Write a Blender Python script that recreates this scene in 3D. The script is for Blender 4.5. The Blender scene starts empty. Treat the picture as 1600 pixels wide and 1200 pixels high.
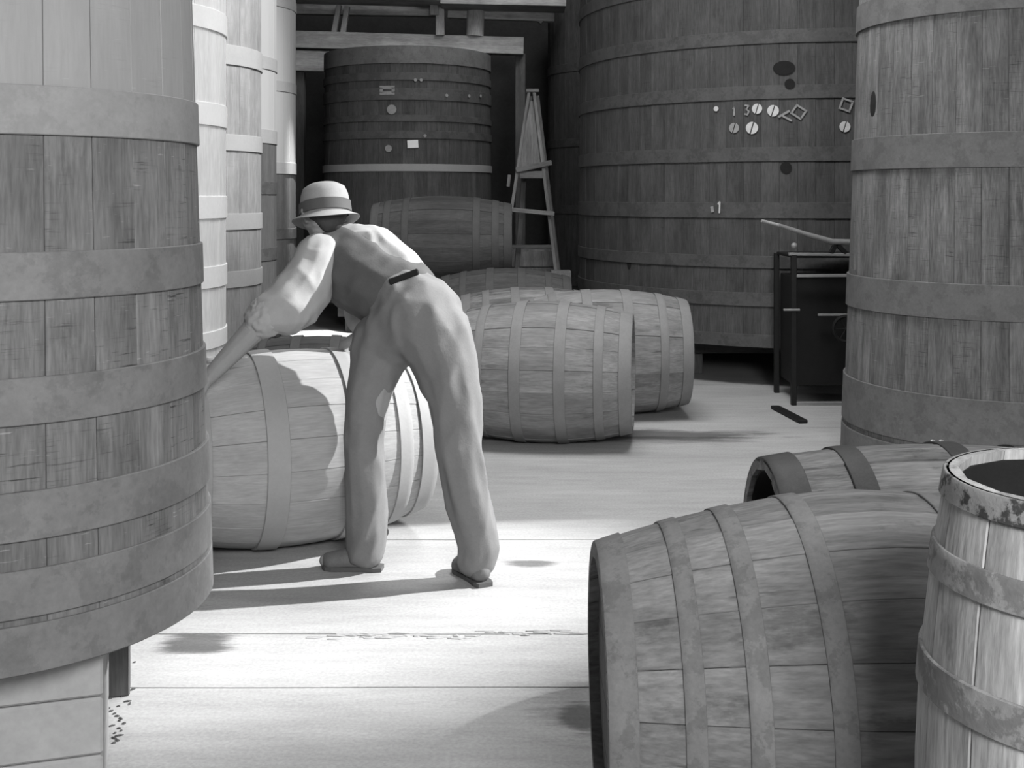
import bpy, bmesh, math, random
from mathutils import Vector, Matrix, noise
random.seed(7)
PI = math.pi
S = bpy.context.scene
C = S.collection
# ------------------------------------------------------------------ camera
F, HY, EYE = 1800.0, 308.0, 1.4          # focal length and horizon in pixels of a 1600x1200 frame; eye height
cd = bpy.data.cameras.new('camera'); cam = bpy.data.objects.new('camera', cd); C.objects.link(cam)
cam.location = (0, 0, EYE); cam.rotation_euler = (PI/2, 0, 0)
cd.sensor_width = 36; cd.lens = 36*F/1600; cd.shift_y = -(600-HY)/1600; cd.clip_start = .05; cd.clip_end = 100
S.camera = cam
# ------------------------------------------------------------------ light and exposure
S.view_settings.view_transform = 'Standard'; S.view_settings.look = 'None'
S.view_settings.gamma = 1; S.view_settings.use_curve_mapping = False
S.view_settings.exposure = 0.0
w = bpy.data.worlds.new('world'); S.world = w; w.use_nodes = True
w.node_tree.nodes['Background'].inputs[0].default_value = (1, 1, 1, 1)
w.node_tree.nodes['Background'].inputs[1].default_value = 0.17

def aim(o, target):
    o.rotation_euler = (Vector(target)-o.location).to_track_quat('-Z', 'Y').to_euler()

def spot(name, loc, target, power, half_deg, blend, radius):
    l = bpy.data.lights.new(name, 'SPOT'); o = bpy.data.objects.new(name, l); C.objects.link(o)
    o.location = loc; aim(o, target)
    l.energy = power; l.spot_size = math.radians(2*half_deg); l.spot_blend = blend; l.shadow_soft_size = radius
    return o

def area(name, loc, target, power, sx, sy):
    l = bpy.data.lights.new(name, 'AREA'); o = bpy.data.objects.new(name, l); C.objects.link(o)
    o.location = loc; aim(o, target); l.shape = 'RECTANGLE'; l.size = sx; l.size_y = sy; l.energy = power
    return o

spot('sun_shaft', (9.6, 6.5, 7.3), (-.8, 4.1, .3), 19500, 6.3, .85, .09)      # shaft of sun across the aisle
spot('far_sun_shaft', (5.5, 5.0, 9.0), (-2.2, 8.2, 3.2), 6500, 14, .35, .15)      # strikes the tops of the left row
spot('floor_sun_shaft', (-1.75, 10.4, 4.2), (-1.95, 11.6, 0), 2500, 7, .3, .05)
area('front_window_light', (.95, -1.6, 3.0), (-.2, 3.6, .3), 235, 1.5, 1.2)
area('side_fill_light', (4.2, -2.2, 3.4), (0, 4, .6), 90, 2.6, 2.2)  # added soft fill that models the vats
area('back_skylight_light', (.6, 5.9, 4.7), (.5, 5.8, 0), 150, 2.0, 1.2)
area('far_skylight_light', (1.0, 10.8, 5.2), (-.3, 13.2, 3.1), 65, 1.5, 1.0)
area('upper_side_light', (1.3, 5.2, 6.0), (2.0, 8.6, 3.2), 60, 1.2, 1.0)

# ------------------------------------------------------------------ materials
def new_mat(name, rough=.85, metal=0, spec=.25):
    m = bpy.data.materials.new(name); m.use_nodes = True
    b = m.node_tree.nodes['Principled BSDF']
    b.inputs['Roughness'].default_value = rough; b.inputs['Metallic'].default_value = metal
    b.inputs['Specular IOR Level'].default_value = spec
    return m, m.node_tree, b

def nd(nt, t, **kw):
    n = nt.nodes.new(t)
    for k, v in kw.items(): setattr(n, k, v)
    return n

def mth(nt, op, a, b=None, c=None):
    n = nd(nt, 'ShaderNodeMath', operation=op)
    for i, v in enumerate((a, b, c)):
        if v is None: continue
        if isinstance(v, (int, float)): n.inputs[i].default_value = v
        else: nt.links.new(v, n.inputs[i])
    return n.outputs[0]

def tex(nt, vec, scale, sc=(1, 1, 1), detail=4, rough=.6):
    mp = nd(nt, 'ShaderNodeMapping'); mp.inputs['Scale'].default_value = sc
    nt.links.new(vec, mp.inputs[0])
    n = nd(nt, 'ShaderNodeTexNoise'); n.inputs['Scale'].default_value = scale
    n.inputs['Detail'].default_value = detail; n.inputs['Roughness'].default_value = rough
    nt.links.new(mp.outputs[0], n.inputs['Vector'])
    return n.outputs[0]

def sramp(nt, v, a, b):
    n = nd(nt, 'ShaderNodeMapRange', interpolation_type='SMOOTHSTEP'); nt.links.new(v, n.inputs[0])
    n.inputs[1].default_value = a; n.inputs[2].default_value = b
    return n.outputs[0]

def grey(nt, v, b, key='Base Color'):
    n = nd(nt, 'ShaderNodeCombineColor')
    for i in range(3): nt.links.new(v, n.inputs[i])
    nt.links.new(n.outputs[0], b.inputs[key])

def wood(name, base, var=.25, blotch=.35, ticks=0.0, grain=.35, rough=.85, bump=.25, pale=0.0, ztop=None, cracks=0.0):
    """grain runs along the object's own Z; every stave or board gets its own tone and its own place in the noise"""
    m, nt, b = new_mat(name, rough)
    tc = nd(nt, 'ShaderNodeTexCoord'); oi = nd(nt, 'ShaderNodeObjectInfo')
    off = nd(nt, 'ShaderNodeVectorMath', operation='MULTIPLY_ADD')
    cb = nd(nt, 'ShaderNodeCombineXYZ')
    for i in range(3): nt.links.new(oi.outputs['Random'], cb.inputs[i])
    nt.links.new(cb.outputs[0], off.inputs[0]); off.inputs[1].default_value = (37, 53, 71)
    nt.links.new(tc.outputs['Object'], off.inputs[2]); P = off.outputs[0]
    g = tex(nt, P, 22, (1, 1, .06), 5, .65)
    bl = tex(nt, P, 5, (1, 1, .45), 4, .6)
    fine = tex(nt, P, 130, (1, 1, .10), 3)
    v = mth(nt, 'MULTIPLY_ADD', mth(nt, 'SUBTRACT', g, .5), grain*2.4, 1.0)
    v = mth(nt, 'MULTIPLY', v, mth(nt, 'MULTIPLY_ADD', mth(nt, 'SUBTRACT', bl, .5), blotch*2.6, 1.0))
    v = mth(nt, 'MULTIPLY', v, mth(nt, 'MULTIPLY_ADD', mth(nt, 'SUBTRACT', fine, .5), .3+grain*1.6, 1.0))
    v = mth(nt, 'MULTIPLY', v, mth(nt, 'MULTIPLY_ADD', mth(nt, 'SUBTRACT', oi.outputs['Random'], .5), var, 1.0))
    if ticks:      # saw marks and scuffs across the grain
        t = tex(nt, P, 6, (1.3, 1.3, 26), 4, .7); tm = tex(nt, P, 3.5, (1, 1, 1), 2)
        d = mth(nt, 'MULTIPLY', sramp(nt, t, .56, .70), sramp(nt, tm, .42, .6))
        v = mth(nt, 'MULTIPLY', v, mth(nt, 'MULTIPLY_ADD', d, -ticks, 1.0))
        l = mth(nt, 'MULTIPLY', sramp(nt, tex(nt, P, 9, (1.2, 1.2, 14), 3, .7), .66, .72), ticks*.9)
        v = mth(nt, 'ADD', v, l)
    if cracks:     # checks and stains running with the grain
        ck = tex(nt, P, 9, (1, 1, .07), 5, .75)
        v = mth(nt, 'MULTIPLY', v, mth(nt, 'MULTIPLY_ADD', sramp(nt, ck, .60, .68), -cracks, 1.0))
        pk = tex(nt, P, 6, (1, 1, .5), 6, .75)
        v = mth(nt, 'MULTIPLY', v, mth(nt, 'MULTIPLY_ADD', sramp(nt, pk, .56, .66), -cracks*.55, 1.0))
    if pale:       # scuffed pale patches
        v = mth(nt, 'ADD', v, mth(nt, 'MULTIPLY', sramp(nt, tex(nt, P, 14, (1, 1, .3), 6, .7), .62, .75), pale))
    if ztop:       # paler tone above a given height, ending at a hoop
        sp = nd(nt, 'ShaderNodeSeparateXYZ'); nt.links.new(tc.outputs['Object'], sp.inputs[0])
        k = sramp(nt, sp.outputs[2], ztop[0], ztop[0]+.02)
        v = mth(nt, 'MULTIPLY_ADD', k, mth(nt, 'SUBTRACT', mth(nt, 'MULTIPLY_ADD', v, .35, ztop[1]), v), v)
    v = mth(nt, 'MULTIPLY', mth(nt, 'MAXIMUM', v, .12), base)
    grey(nt, v, b)
    bp = nd(nt, 'ShaderNodeBump'); bp.inputs['Strength'].default_value = bump; bp.inputs['Distance'].default_value = .004
    nt.links.new(mth(nt, 'ADD', g, mth(nt, 'MULTIPLY', fine, .5)), bp.inputs['Height']); nt.links.new(bp.outputs[0], b.inputs['Normal'])
    return m

def plain(name, base, var=.2, scale=12, rough=.7, bump=.15, metal=0, stretch=(1, 1, 1), spec=.25, peel=0.0):
    m, nt, b = new_mat(name, rough, metal, spec)
    tc = nd(nt, 'ShaderNodeTexCoord')
    n = tex(nt, tc.outputs['Object'], scale, stretch, 8, .75); n2 = tex(nt, tc.outputs['Object'], scale*9, stretch, 2)
    v = mth(nt, 'MULTIPLY_ADD', mth(nt, 'SUBTRACT', n, .5), var*2.6, 1.0)
    v = mth(nt, 'MULTIPLY', v, mth(nt, 'MULTIPLY_ADD', mth(nt, 'SUBTRACT', n2, .5), var*1.2, 1.0))
    if peel:
        pn_ = tex(nt, tc.outputs['Object'], scale*1.2, stretch, 6, .7)
        v = mth(nt, 'MULTIPLY', v, mth(nt, 'MULTIPLY_ADD', sramp(nt, pn_, .50, .56), -peel, 1.0))
    grey(nt, mth(nt, 'MULTIPLY', mth(nt, 'MAXIMUM', v, .1), base), b)
    bp = nd(nt, 'ShaderNodeBump'); bp.inputs['Strength'].default_value = bump; bp.inputs['Distance'].default_value = .004
    nt.links.new(mth(nt, 'ADD', n, mth(nt, 'MULTIPLY', n2, .4)), bp.inputs['Height']); nt.links.new(bp.outputs[0], b.inputs['Normal'])
    return m

M = {}
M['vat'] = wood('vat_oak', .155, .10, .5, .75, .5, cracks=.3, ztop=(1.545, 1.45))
M['vat_top_hoop'] = plain('pale_top_hoop', .25, .2, 9, .7, peel=.08)  # lighter tone for the upper hoops only
M['vat_hoop'] = plain('painted_hoop_iron', .17, .3, 7, .6, peel=.14)
M['vat_pale'] = wood('limewashed_oak', .66, .08, .12, 0, .15)
M['vat_pale_hoop'] = plain('limewashed_hoop_iron', .76, .1, 7, .7)
M['vat_mid'] = wood('greyed_oak', .22, .1, .4, .15, .3)
M['vat_far_a'] = wood('pale_topped_oak', .09, .1, .25, .15, .3, ztop=(1.83, 3.6))
M['vat_far_b'] = wood('pale_topped_far_oak', .09, .1, .25, .15, .3, ztop=(1.68, 3.6))
M['vat_mid_hoop'] = plain('grey_hoop_iron', .30, .12, 7, .7)
M['vat_dark'] = wood('dark_oak', .070, .08, .45, .3, .45, cracks=.25, pale=.2)
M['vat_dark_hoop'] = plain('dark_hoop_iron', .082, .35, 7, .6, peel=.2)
M['vat_right'] = wood('brown_oak', .135, .07, .55, .6, .65, cracks=.35, pale=.25)
M['vat_right_hoop'] = plain('flat_hoop_iron', .13, .3, 8, .6, peel=.15)
M['head'] = wood('cask_head_oak', .12, .2)
M['barrel'] = wood('weathered_barrel_oak', .17, .12, .4, 0, .5, pale=.5, cracks=.5)
M['barrel_hoop'] = plain('weathered_hoop_iron', .16, .3, 14, .65, peel=.2)
M['barrel_far'] = wood('dusty_barrel_oak', .20, .2, .5, 0, .4, pale=.3, cracks=.4)
M['barrel_far_hoop'] = plain('dusty_hoop_iron', .20, .18, 14, .7)
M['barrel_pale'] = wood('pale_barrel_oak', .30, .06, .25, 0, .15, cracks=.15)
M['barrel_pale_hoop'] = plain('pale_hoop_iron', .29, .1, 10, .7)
M['barrel_rough'] = wood('rough_barrel_oak', .17, .3, .6, 0, .7, bump=.8, pale=.7, cracks=.75)
M['dark_hoop'] = plain('rusty_dark_hoop_iron', .04, .45, 22, .6)
M['keg'] = wood('scuffed_keg_oak', .36, .12, .5, 0, .5, bump=.4, pale=.6, cracks=.55)
M['keg_hoop'] = plain('scuffed_keg_hoop', .27, .35, 10, .7, bump=.4, peel=.35)
M['keg_rim'] = plain('peeling_painted_hoop', .26, .3, 9, .7, bump=.6, peel=.8)
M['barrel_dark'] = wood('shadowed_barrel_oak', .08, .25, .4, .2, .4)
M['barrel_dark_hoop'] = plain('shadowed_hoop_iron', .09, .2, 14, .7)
M['void'] = plain('near_black', .015, .3, 20, .9)  # near black; as cask lining it paints the shade inside
M['timber'] = wood('whitewashed_timber', .36, .3, .5, .2, .4, pale=.2)
M['ladder'] = wood('old_ladder_wood', .19, .3, .5, .2, .5)
M['timber_dark'] = wood('dark_timber', .10, .25, .4, .2, .4)
M['stone'] = plain('pier_render', .36, .2, 5, .9)
M['iron'] = plain('black_iron', .014, .3, 20, .55, spec=.2)
M['iron_edge'] = plain('worn_iron_edge', .22, .3, 30, .4, spec=.6)
M['skin'] = plain('skin', .26, .12, 20, .6)
M['trousers'] = plain('grey_work_trousers', .165, .12, 14, .95, bump=.3)
M['vest'] = plain('dark_waistcoat', .085, .15, 14, .95, bump=.3)
M['shirt'] = plain('pale_shirt', .33, .08, 14, .95, bump=.2)
M['felt'] = plain('pale_felt', .28, .15, 14, .95)
M['band'] = plain('dark_ribbon', .09, .1, 20, .8)
M['leather'] = plain('dusty_leather', .13, .3, 20, .7)
M['paper'] = plain('white_paper', .8, .05, 20, .9)
M['chalk'] = plain('chalk_white', .55, .25, 40, .95)
M['chalk_dim'] = plain('faded_chalk', .28, .35, 40, .95)
M['wall'] = plain('shaded_wall', .05, .3, 3, .95)  # dark colour carries the deep shade of the far background

# ------------------------------------------------------------------ mesh helpers
def mesh_of(bm, name, mat, smooth=False):
    bmesh.ops.recalc_face_normals(bm, faces=bm.faces)
    me = bpy.data.meshes.new(name); bm.to_mesh(me); bm.free()
    if mat: me.materials.append(mat)
    if smooth:
        me.polygons.foreach_set('use_smooth', [True]*len(me.polygons))
        try: me.set_sharp_from_angle(angle=math.radians(38))
        except Exception: pass
    return me

def obj(name, me, parent=None, mat_local=None):
    o = bpy.data.objects.new(name, me); C.objects.link(o)
    if parent: o.parent = parent
    if mat_local is not None: o.matrix_local = mat_local
    return o

def tag(o, label=None, cat=None, group=None, kind=None):
    if label: o['label'] = label
    if cat: o['category'] = cat
    if group: o['group'] = group
    if kind: o['kind'] = kind
    return o

def thing(name, label, cat, loc=(0, 0, 0), rz=0, group=None):
    o = bpy.data.objects.new(name, None); C.objects.link(o); o.location = loc; o.rotation_euler = (0, 0, rz)
    o.empty_display_size = .1
    return tag(o, label, cat, group)

def W(px, py, Y):          # a point of the place seen at pixel (px, py) and depth Y
    return Vector(((px-800)/F*Y, Y, EYE-(py-HY)/F*Y))

def box_bm(bm, cx, cy, cz, sx, sy, sz, rot=None, bev=0):
    r = bmesh.ops.create_cube(bm, size=1)
    mt = Matrix.Translation((cx, cy, cz)) @ (rot or Matrix.Identity(4)) @ Matrix.Diagonal((sx, sy, sz, 1))
    bmesh.ops.transform(bm, matrix=mt, verts=r['verts'])
    if bev:
        es = list({e for v in r['verts'] for e in v.link_edges})
        bmesh.ops.bevel(bm, geom=es, offset=bev, segments=1, affect='EDGES')

def beam_bm(bm, a, b, wd, th, bev=.004):
    """a board from a to b; its own Z runs along it"""
    a, b = Vector(a), Vector(b); d = b-a
    q = d.to_track_quat('Z', 'Y').to_matrix().to_4x4()
    box_bm(bm, *((a+b)/2), wd, th, d.length, q, bev)

def beam(name, a, b, wd, th, mat, parent, bev=.004):
    """board as an object whose local Z is its length, so the grain follows it"""
    base = parent.matrix_basis if parent else Matrix.Identity(4)
    a, b = Vector(a), Vector(b); d = b-a
    bm = bmesh.new(); box_bm(bm, 0, 0, 0, wd, th, d.length, None, min(bev, wd*.2, th*.2))
    q = d.to_track_quat('Z', 'Y').to_matrix().to_4x4()
    return obj(name, mesh_of(bm, name, mat), parent, base.inverted() @ Matrix.Translation((a+b)/2) @ q)

def lathe_bm(bm, prof, n=48, closed=True):
    rings = []
    for r, z in prof:
        if r < 1e-6: rings.append([bm.verts.new((0, 0, z))])
        else: rings.append([bm.verts.new((r*math.cos(2*PI*i/n), r*math.sin(2*PI*i/n), z)) for i in range(n)])
    k = len(rings)
    for j in range(k if closed else k-1):
        A, B = rings[j], rings[(j+1) % k]
        for i in range(n):
            i2 = (i+1) % n
            if len(A) == 1 and len(B) == 1: break
            if len(A) == 1: bm.faces.new((A[0], B[i2], B[i]))
            elif len(B) == 1: bm.faces.new((A[i], A[i2], B[0]))
            else: bm.faces.new((A[i], A[i2], B[i2], B[i]))

def tube_bm(bm, pts, r, n=10):
    pts = [Vector(p) for p in pts]; rings = []
    for i, p in enumerate(pts):
        d = (pts[min(i+1, len(pts)-1)]-pts[max(i-1, 0)]).normalized()
        u = d.orthogonal().normalized() if i == 0 else (u-u.dot(d)*d).normalized()
        v = d.cross(u); rr = r[i] if isinstance(r, (list, tuple)) else r
        rings.append([bm.verts.new(p+(u*math.cos(2*PI*k/n)+v*math.sin(2*PI*k/n))*rr) for k in range(n)])
    for a, b in zip(rings, rings[1:]):
        for k in range(n): bm.faces.new((a[k], a[(k+1) % n], b[(k+1) % n], b[k]))
    bm.faces.new(rings[0][::-1]); bm.faces.new(rings[-1])

# ------------------------------------------------------------------ coopering
def stave_mesh(rad, z0, z1, n, t, mat, segs, dr=0, gap=.0004, ch=.004, prof_n=3):
    da = 2*PI/n; bm = bmesh.new(); rings = []
    for s in range(segs+1):
        z = z0+(z1-z0)*s/segs; r = rad(z)+dr
        g = gap/r; c = ch/r; h = da/2
        ring = [((r-t), -h+g), (r-ch, -h+g)]
        for k in range(prof_n): ring.append((r, (-h+g+c)+(2*(h-g-c))*k/(prof_n-1)))
        ring += [(r-ch, h-g), (r-t, h-g)]
        rings.append([bm.verts.new((q*math.cos(a), q*math.sin(a), z)) for q, a in ring])
    m = len(rings[0])
    for a, b in zip(rings, rings[1:]):
        for k in range(m): bm.faces.new((a[k], a[(k+1) % m], b[(k+1) % m], b[k]))
    bm.faces.new(rings[0][::-1]); bm.faces.new(rings[-1])
    return mesh_of(bm, 'stave', mat, True)

def hoop_mesh(rad, z0, z1, th, mat, n=72, segs=2, proud=.001):
    bm = bmesh.new(); b = min(.002, th*.4)
    out = []; inn = []
    for s in range(segs+1):
        z = z0+(z1-z0)*s/segs; inn.append((rad(z)-.004, z))
        out.append((rad(z)+proud+th, z))
    prof = [(out[0][0]-b, z0)] + [(out[0][0], z0+b)] + out[1:-1] + [(out[-1][0], z1-b), (out[-1][0]-b, z1)] + inn[::-1]
    lathe_bm(bm, prof, n)
    return mesh_of(bm, 'hoop', mat, True)

def cask(name, label, cat, loc, rad, z0, z1, n, t, wmat, hmat, hoops, base=None, segs=6, hth=.004, group=None,
         top='closed', inset=.035, hn=72, rivets=(), spin=0.0, hoop_mats=None, pn=3, uneven=.0012, ch=.0016, inner=None):
    """staves, hoops and heads of one cask; base places the cask's own axis (Z) against the thing's Empty"""
    R = thing(name, label, cat, loc, 0, group); base = base or Matrix.Identity(4)
    vs = [stave_mesh(rad, z0, z1, n, t, wmat, segs, d, ch=ch, prof_n=pn) for d in (0, uneven, -uneven)]
    for i in range(n):
        obj('stave', vs[(i*7+i//3) % 3], R, base @ Matrix.Rotation(2*PI*i/n+spin, 4, 'Z'))
    for k, (a, b) in enumerate(hoops):
        hm = (hoop_mats or {}).get(k, hmat)
        h = obj('hoop', hoop_mesh(rad, a, b, hth, hm, hn, 1 if b-a < .06 and segs < 3 else 3, uneven), R, base @ Matrix.Rotation(.13*k, 4, 'Z'))
        if k in rivets or rivets == 'all':
            ang = spin+rivets_at.get(name+label, 2.4)+.05*k
            for dz in (.3, .7):
                zz = a+(b-a)*dz; bm = bmesh.new(); rr = rad(zz)+uneven+hth
                bmesh.ops.create_uvsphere(bm, u_segments=8, v_segments=5, radius=.0075)
                bmesh.ops.transform(bm, matrix=Matrix.Translation((rr*math.cos(ang), rr*math.sin(ang), zz)) @ Matrix.Diagonal((.7, 1, 1, 1)), verts=bm.verts)
                obj('rivet', mesh_of(bm, 'rivet', M['iron_edge'], True), h)
    ends = [(z0+inset, -1)] + ([(z1-inset, 1)] if top == 'closed' else [])
    for zc, s in ends:
        rr = rad(zc)-t*.6; nb = max(5, int(2*rr/.12))
        hd = None
        for k in range(nb):        # boards of the head
            x0 = -rr+2*rr*k/nb+.0015; x1 = -rr+2*rr*(k+1)/nb-.0015
            bm = bmesh.new(); pts = []
            for q in range(5):
                x = x0+(x1-x0)*q/4; pts.append((x, math.sqrt(max(rr*rr-x*x, 1e-6))))
            poly = pts+[(x, -y) for x, y in pts[::-1]]
            lo = [bm.verts.new((x, y, zc-.012)) for x, y in poly]; hi = [bm.verts.new((x, y, zc+.012)) for x, y in poly]
            bm.faces.new(lo[::-1]); bm.faces.new(hi)
            for q in range(len(lo)): bm.faces.new((lo[q], lo[(q+1) % len(lo)], hi[(q+1) % len(lo)], hi[q]))
            obj('head_board', mesh_of(bm, 'head_board', M['head']), R, base.copy())
    if inner:
        bm = bmesh.new(); zz = [z0+.015+(z1-z0-.03)*q/8 for q in range(9)]
        lathe_bm(bm, [(rad(q)-t-.007, q) for q in zz]+[(rad(q)-t+.002, q) for q in zz[::-1]], 48)
        obj('shade_lining', mesh_of(bm, 'shade_lining', inner, True), R, base.copy())  # added dark lining, its colour stands for the shade inside
    return R
rivets_at = {}

def bulge(R, re, L, e=2.0):
    return lambda z: R-(R-re)*abs(2*z/L)**e

def lying(R, yaw=0, pitch=0, ry=PI/2):
    """a cask lying down: its axis along X turned by yaw; pitch lowers its left end"""
    return Matrix.Translation((0, 0, R)) @ Matrix.Rotation(yaw, 4, 'Z') @ Matrix.Rotation(-pitch, 4, 'Y') @ Matrix.Rotation(PI/2, 4, 'Y')

# ------------------------------------------------------------------ setting
floor_ys = [-1.5, .6, 1.9, 2.62, 3.29, 3.69, 4.71, 7.0, 8.6, 10.4, 12.4, 16.2]
def floor_mat():
    m, nt, b = new_mat('worn_cement', .75, 0, .2)
    P = nd(nt, 'ShaderNodeTexCoord').outputs['Object']
    n1 = tex(nt, P, .9, (.7, 2.2, 1), 6, .6); n2 = tex(nt, P, 7, (.45, 2.5, 1), 6, .7); n3 = tex(nt, P, 90, (1, 1, 1), 2)
    v = mth(nt, 'MULTIPLY_ADD', mth(nt, 'SUBTRACT', n1, .5), .7, 1.0)
    v = mth(nt, 'MULTIPLY', v, mth(nt, 'MULTIPLY_ADD', mth(nt, 'SUBTRACT', n2, .5), .55, 1.0))
    v = mth(nt, 'MULTIPLY', v, mth(nt, 'MULTIPLY_ADD', mth(nt, 'SUBTRACT', n3, .5), .5, 1.0))
    d = sramp(nt, tex(nt, P, 5.5, (.5, 2.8, 1), 3, .75), .70, .78)
    v = mth(nt, 'MULTIPLY', v, mth(nt, 'MULTIPLY_ADD', d, -.45, 1.0))
    # stains and other dark patches, each at its own place on the floor
    for (sx, sy, rx, ry, k) in [(.075, 4.40, .10, .05, .6), (.80, 6.78, .75, .16, .65), (.185, 3.10, .06, .10, .55), (.98, 6.65, .5, .10, .4),
                                (-.98, 3.61, .13, .10, .7), (.30, 3.15, .25, .22, .3)]:
        s = nd(nt, 'ShaderNodeVectorMath', operation='SUBTRACT'); nt.links.new(P, s.inputs[0]); s.inputs[1].default_value = (sx, sy, 0)
        t = nd(nt, 'ShaderNodeVectorMath', operation='MULTIPLY'); nt.links.new(s.outputs[0], t.inputs[0]); t.inputs[1].default_value = (1/rx, 1/ry, 0)
        l = nd(nt, 'ShaderNodeVectorMath', operation='LENGTH'); nt.links.new(t.outputs[0], l.inputs[0])
        q = mth(nt, 'ADD', l.outputs['Value'], mth(nt, 'MULTIPLY', mth(nt, 'SUBTRACT', n2, .5), 1.6))
        v = mth(nt, 'MULTIPLY', v, mth(nt, 'MULTIPLY_ADD', sramp(nt, q, 1.15, .55), -k, 1.0))
    grey(nt, mth(nt, 'MULTIPLY', mth(nt, 'MAXIMUM', v, .1), .37), b)
    bp = nd(nt, 'ShaderNodeBump'); bp.inputs['Strength'].default_value = .12; bp.inputs['Distance'].default_value = .01
    nt.links.new(mth(nt, 'ADD', n2, mth(nt, 'MULTIPLY', n3, .2)), bp.inputs['Height']); nt.links.new(bp.outputs[0], b.inputs['Normal'])
    return m
M['floor'] = floor_mat()
bm = bmesh.new(); box_bm(bm, 0, 7.3, -.09, 16, 18, .1)
fl = obj('floor', mesh_of(bm, 'floor', M['void'])); tag(fl, kind='structure', label='pale worn cement floor of the cellar aisle')
for a, b_ in zip(floor_ys, floor_ys[1:]):
    # slab with a slightly wavy joint
    bm = bmesh.new(); N = 60; A = []; B = []
    for i in range(N+1):
        x = -8+16*i/N; jn = lambda y: .012*noise.noise(Vector((x*1.7, y*3.1, 0)))
        A.append((x, a+.0035+jn(a))); B.append((x, b_-.0035+jn(b_)))
    lo = [[bm.verts.new((x, y, z)) for x, y in L_] for z in (-.05, 0) for L_ in (A, B)]
    a0, b0, a1, b1 = lo
    for i in range(N):
        bm.faces.new((a1[i], a1[i+1], b1[i+1], b1[i])); bm.faces.new((a0[i], a0[i+1], a1[i+1], a1[i])); bm.faces.new((b0[i+1], b0[i], b1[i], b1[i+1]))
    obj('slab', mesh_of(bm, 'slab', M['floor']), fl)
# broken joint with crumbled edges near the man's shadow
bm = bmesh.new(); rnd = random.Random(3)
for i in range(46):
    x = -.62+.85*i/46+rnd.uniform(-.02, .02); y = 3.70+rnd.gauss(0, .012)+(-.03 if x < -.1 else 0)
    bmesh.ops.create_icosphere(bm, subdivisions=1, radius=1, matrix=Matrix.Translation((x, y, 0)) @ Matrix.Diagonal((rnd.uniform(.012, .045), rnd.uniform(.004, .011), rnd.uniform(.002, .006), 1)))
tag(obj('crumbled_joint', mesh_of(bm, 'crumbled_joint', plain('crumbled_cement', .33, .3, 30, .9)), fl), kind='stuff')
bm = bmesh.new()
for i in range(34):
    t = i/34; p = W(160+60*rnd.random()+20*math.sin(t*7), 1045+130*t, 3.4-.4*t); p = Vector(((p.x), 2520/(1035+130*t-HY), 0))
    p.x = (172+rnd.uniform(-10, 50)*(1-t*.7)-800)/F*p.y
    bmesh.ops.create_icosphere(bm, subdivisions=1, radius=1, matrix=Matrix.Translation(p) @ Matrix.Rotation(rnd.random()*3, 4, 'Z') @ Matrix.Diagonal((rnd.uniform(.004, .014), rnd.uniform(.003, .007), .004, 1)))
tag(obj('grit', mesh_of(bm, 'grit', plain('dark_grit', .06, .3, 30, .9)), fl), kind='stuff')

def shell(name, c, s, mat, label=None):
    bm = bmesh.new(); box_bm(bm, *c, *s); return tag(obj(name, mesh_of(bm, name, mat)), label, kind='structure')
shell('wall_back', (0, 16.3, 3.2), (16, .2, 6.5), M['wall'], 'dark back wall of the cellar')
shell('wall_left', (-5.2, 8, 3.2), (.2, 16.6, 6.5), M['wall'], 'dark side wall behind the left row of vats')
cl = shell('ceiling', (0, 13.4, 6.2), (16, 5.8, .1), M['wall'], 'dark boarded ceiling over the back of the cellar')
for x in (-4, -2.6, -1.2, .2, 1.6, 3.0):
    beam('joist', (x, 10.6, 6.05), (x, 16.2, 6.05), .12, .2, M['timber_dark'], cl)

# ------------------------------------------------------------------ vats
def taper(R0, z_ref, k):
    return lambda z: R0-k*(z-z_ref)

def vat(label, loc, R0, k, z0, z1, n, wm, hm, hoops, group=None, segs=2, t=.045, hn=96, spin=.03, hth=.007, **kw):
    return cask('oak_vat', label, 'vat', (loc[0], loc[1], 0), taper(R0, 1.4, k), z0, z1, n, t, wm, hm, hoops, group=group, segs=segs,
                hn=hn, spin=spin, hth=hth, inset=.08, **kw)

GL = 'tall oak vats in the left row'
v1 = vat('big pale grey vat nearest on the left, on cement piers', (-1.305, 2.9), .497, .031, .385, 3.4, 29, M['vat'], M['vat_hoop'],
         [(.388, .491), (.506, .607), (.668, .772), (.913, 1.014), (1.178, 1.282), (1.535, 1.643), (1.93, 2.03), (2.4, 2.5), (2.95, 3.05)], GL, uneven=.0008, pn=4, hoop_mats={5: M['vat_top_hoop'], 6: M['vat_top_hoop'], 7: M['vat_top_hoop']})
# piers under it
p1 = thing('cement_pier', 'pale cement block pier under the front of the nearest left vat', 'pier', (-1.264, 2.685, 0), math.radians(17), 'piers under the nearest vat')
for (z0_, z1_) in ((0, .13), (.133, .262), (.265, .385)):
    bm = bmesh.new(); box_bm(bm, 0, 0, (z0_+z1_)/2, .60, .32, z1_-z0_, None, .006); obj('block', mesh_of(bm, 'block', M['stone']), p1)
p2 = thing('timber_post', 'short dark square post under the nearest left vat, beside its pale pier', 'post', (-1.125, 3.26, 0), math.radians(17))
bm = bmesh.new(); box_bm(bm, 0, 0, .193, .085, .085, .385, None, .004); obj('post_shaft', mesh_of(bm, 'post_shaft', M['timber_dark']), p2)
p3 = thing('cement_pier', 'pale cement pier under the rear left of the nearest left vat', 'pier', (-1.52, 3.2, 0), 0, 'piers under the nearest vat')
bm = bmesh.new(); box_bm(bm, 0, 0, .193, .3, .3, .385, None, .006); obj('block', mesh_of(bm, 'block', M['stone']), p3)

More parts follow.
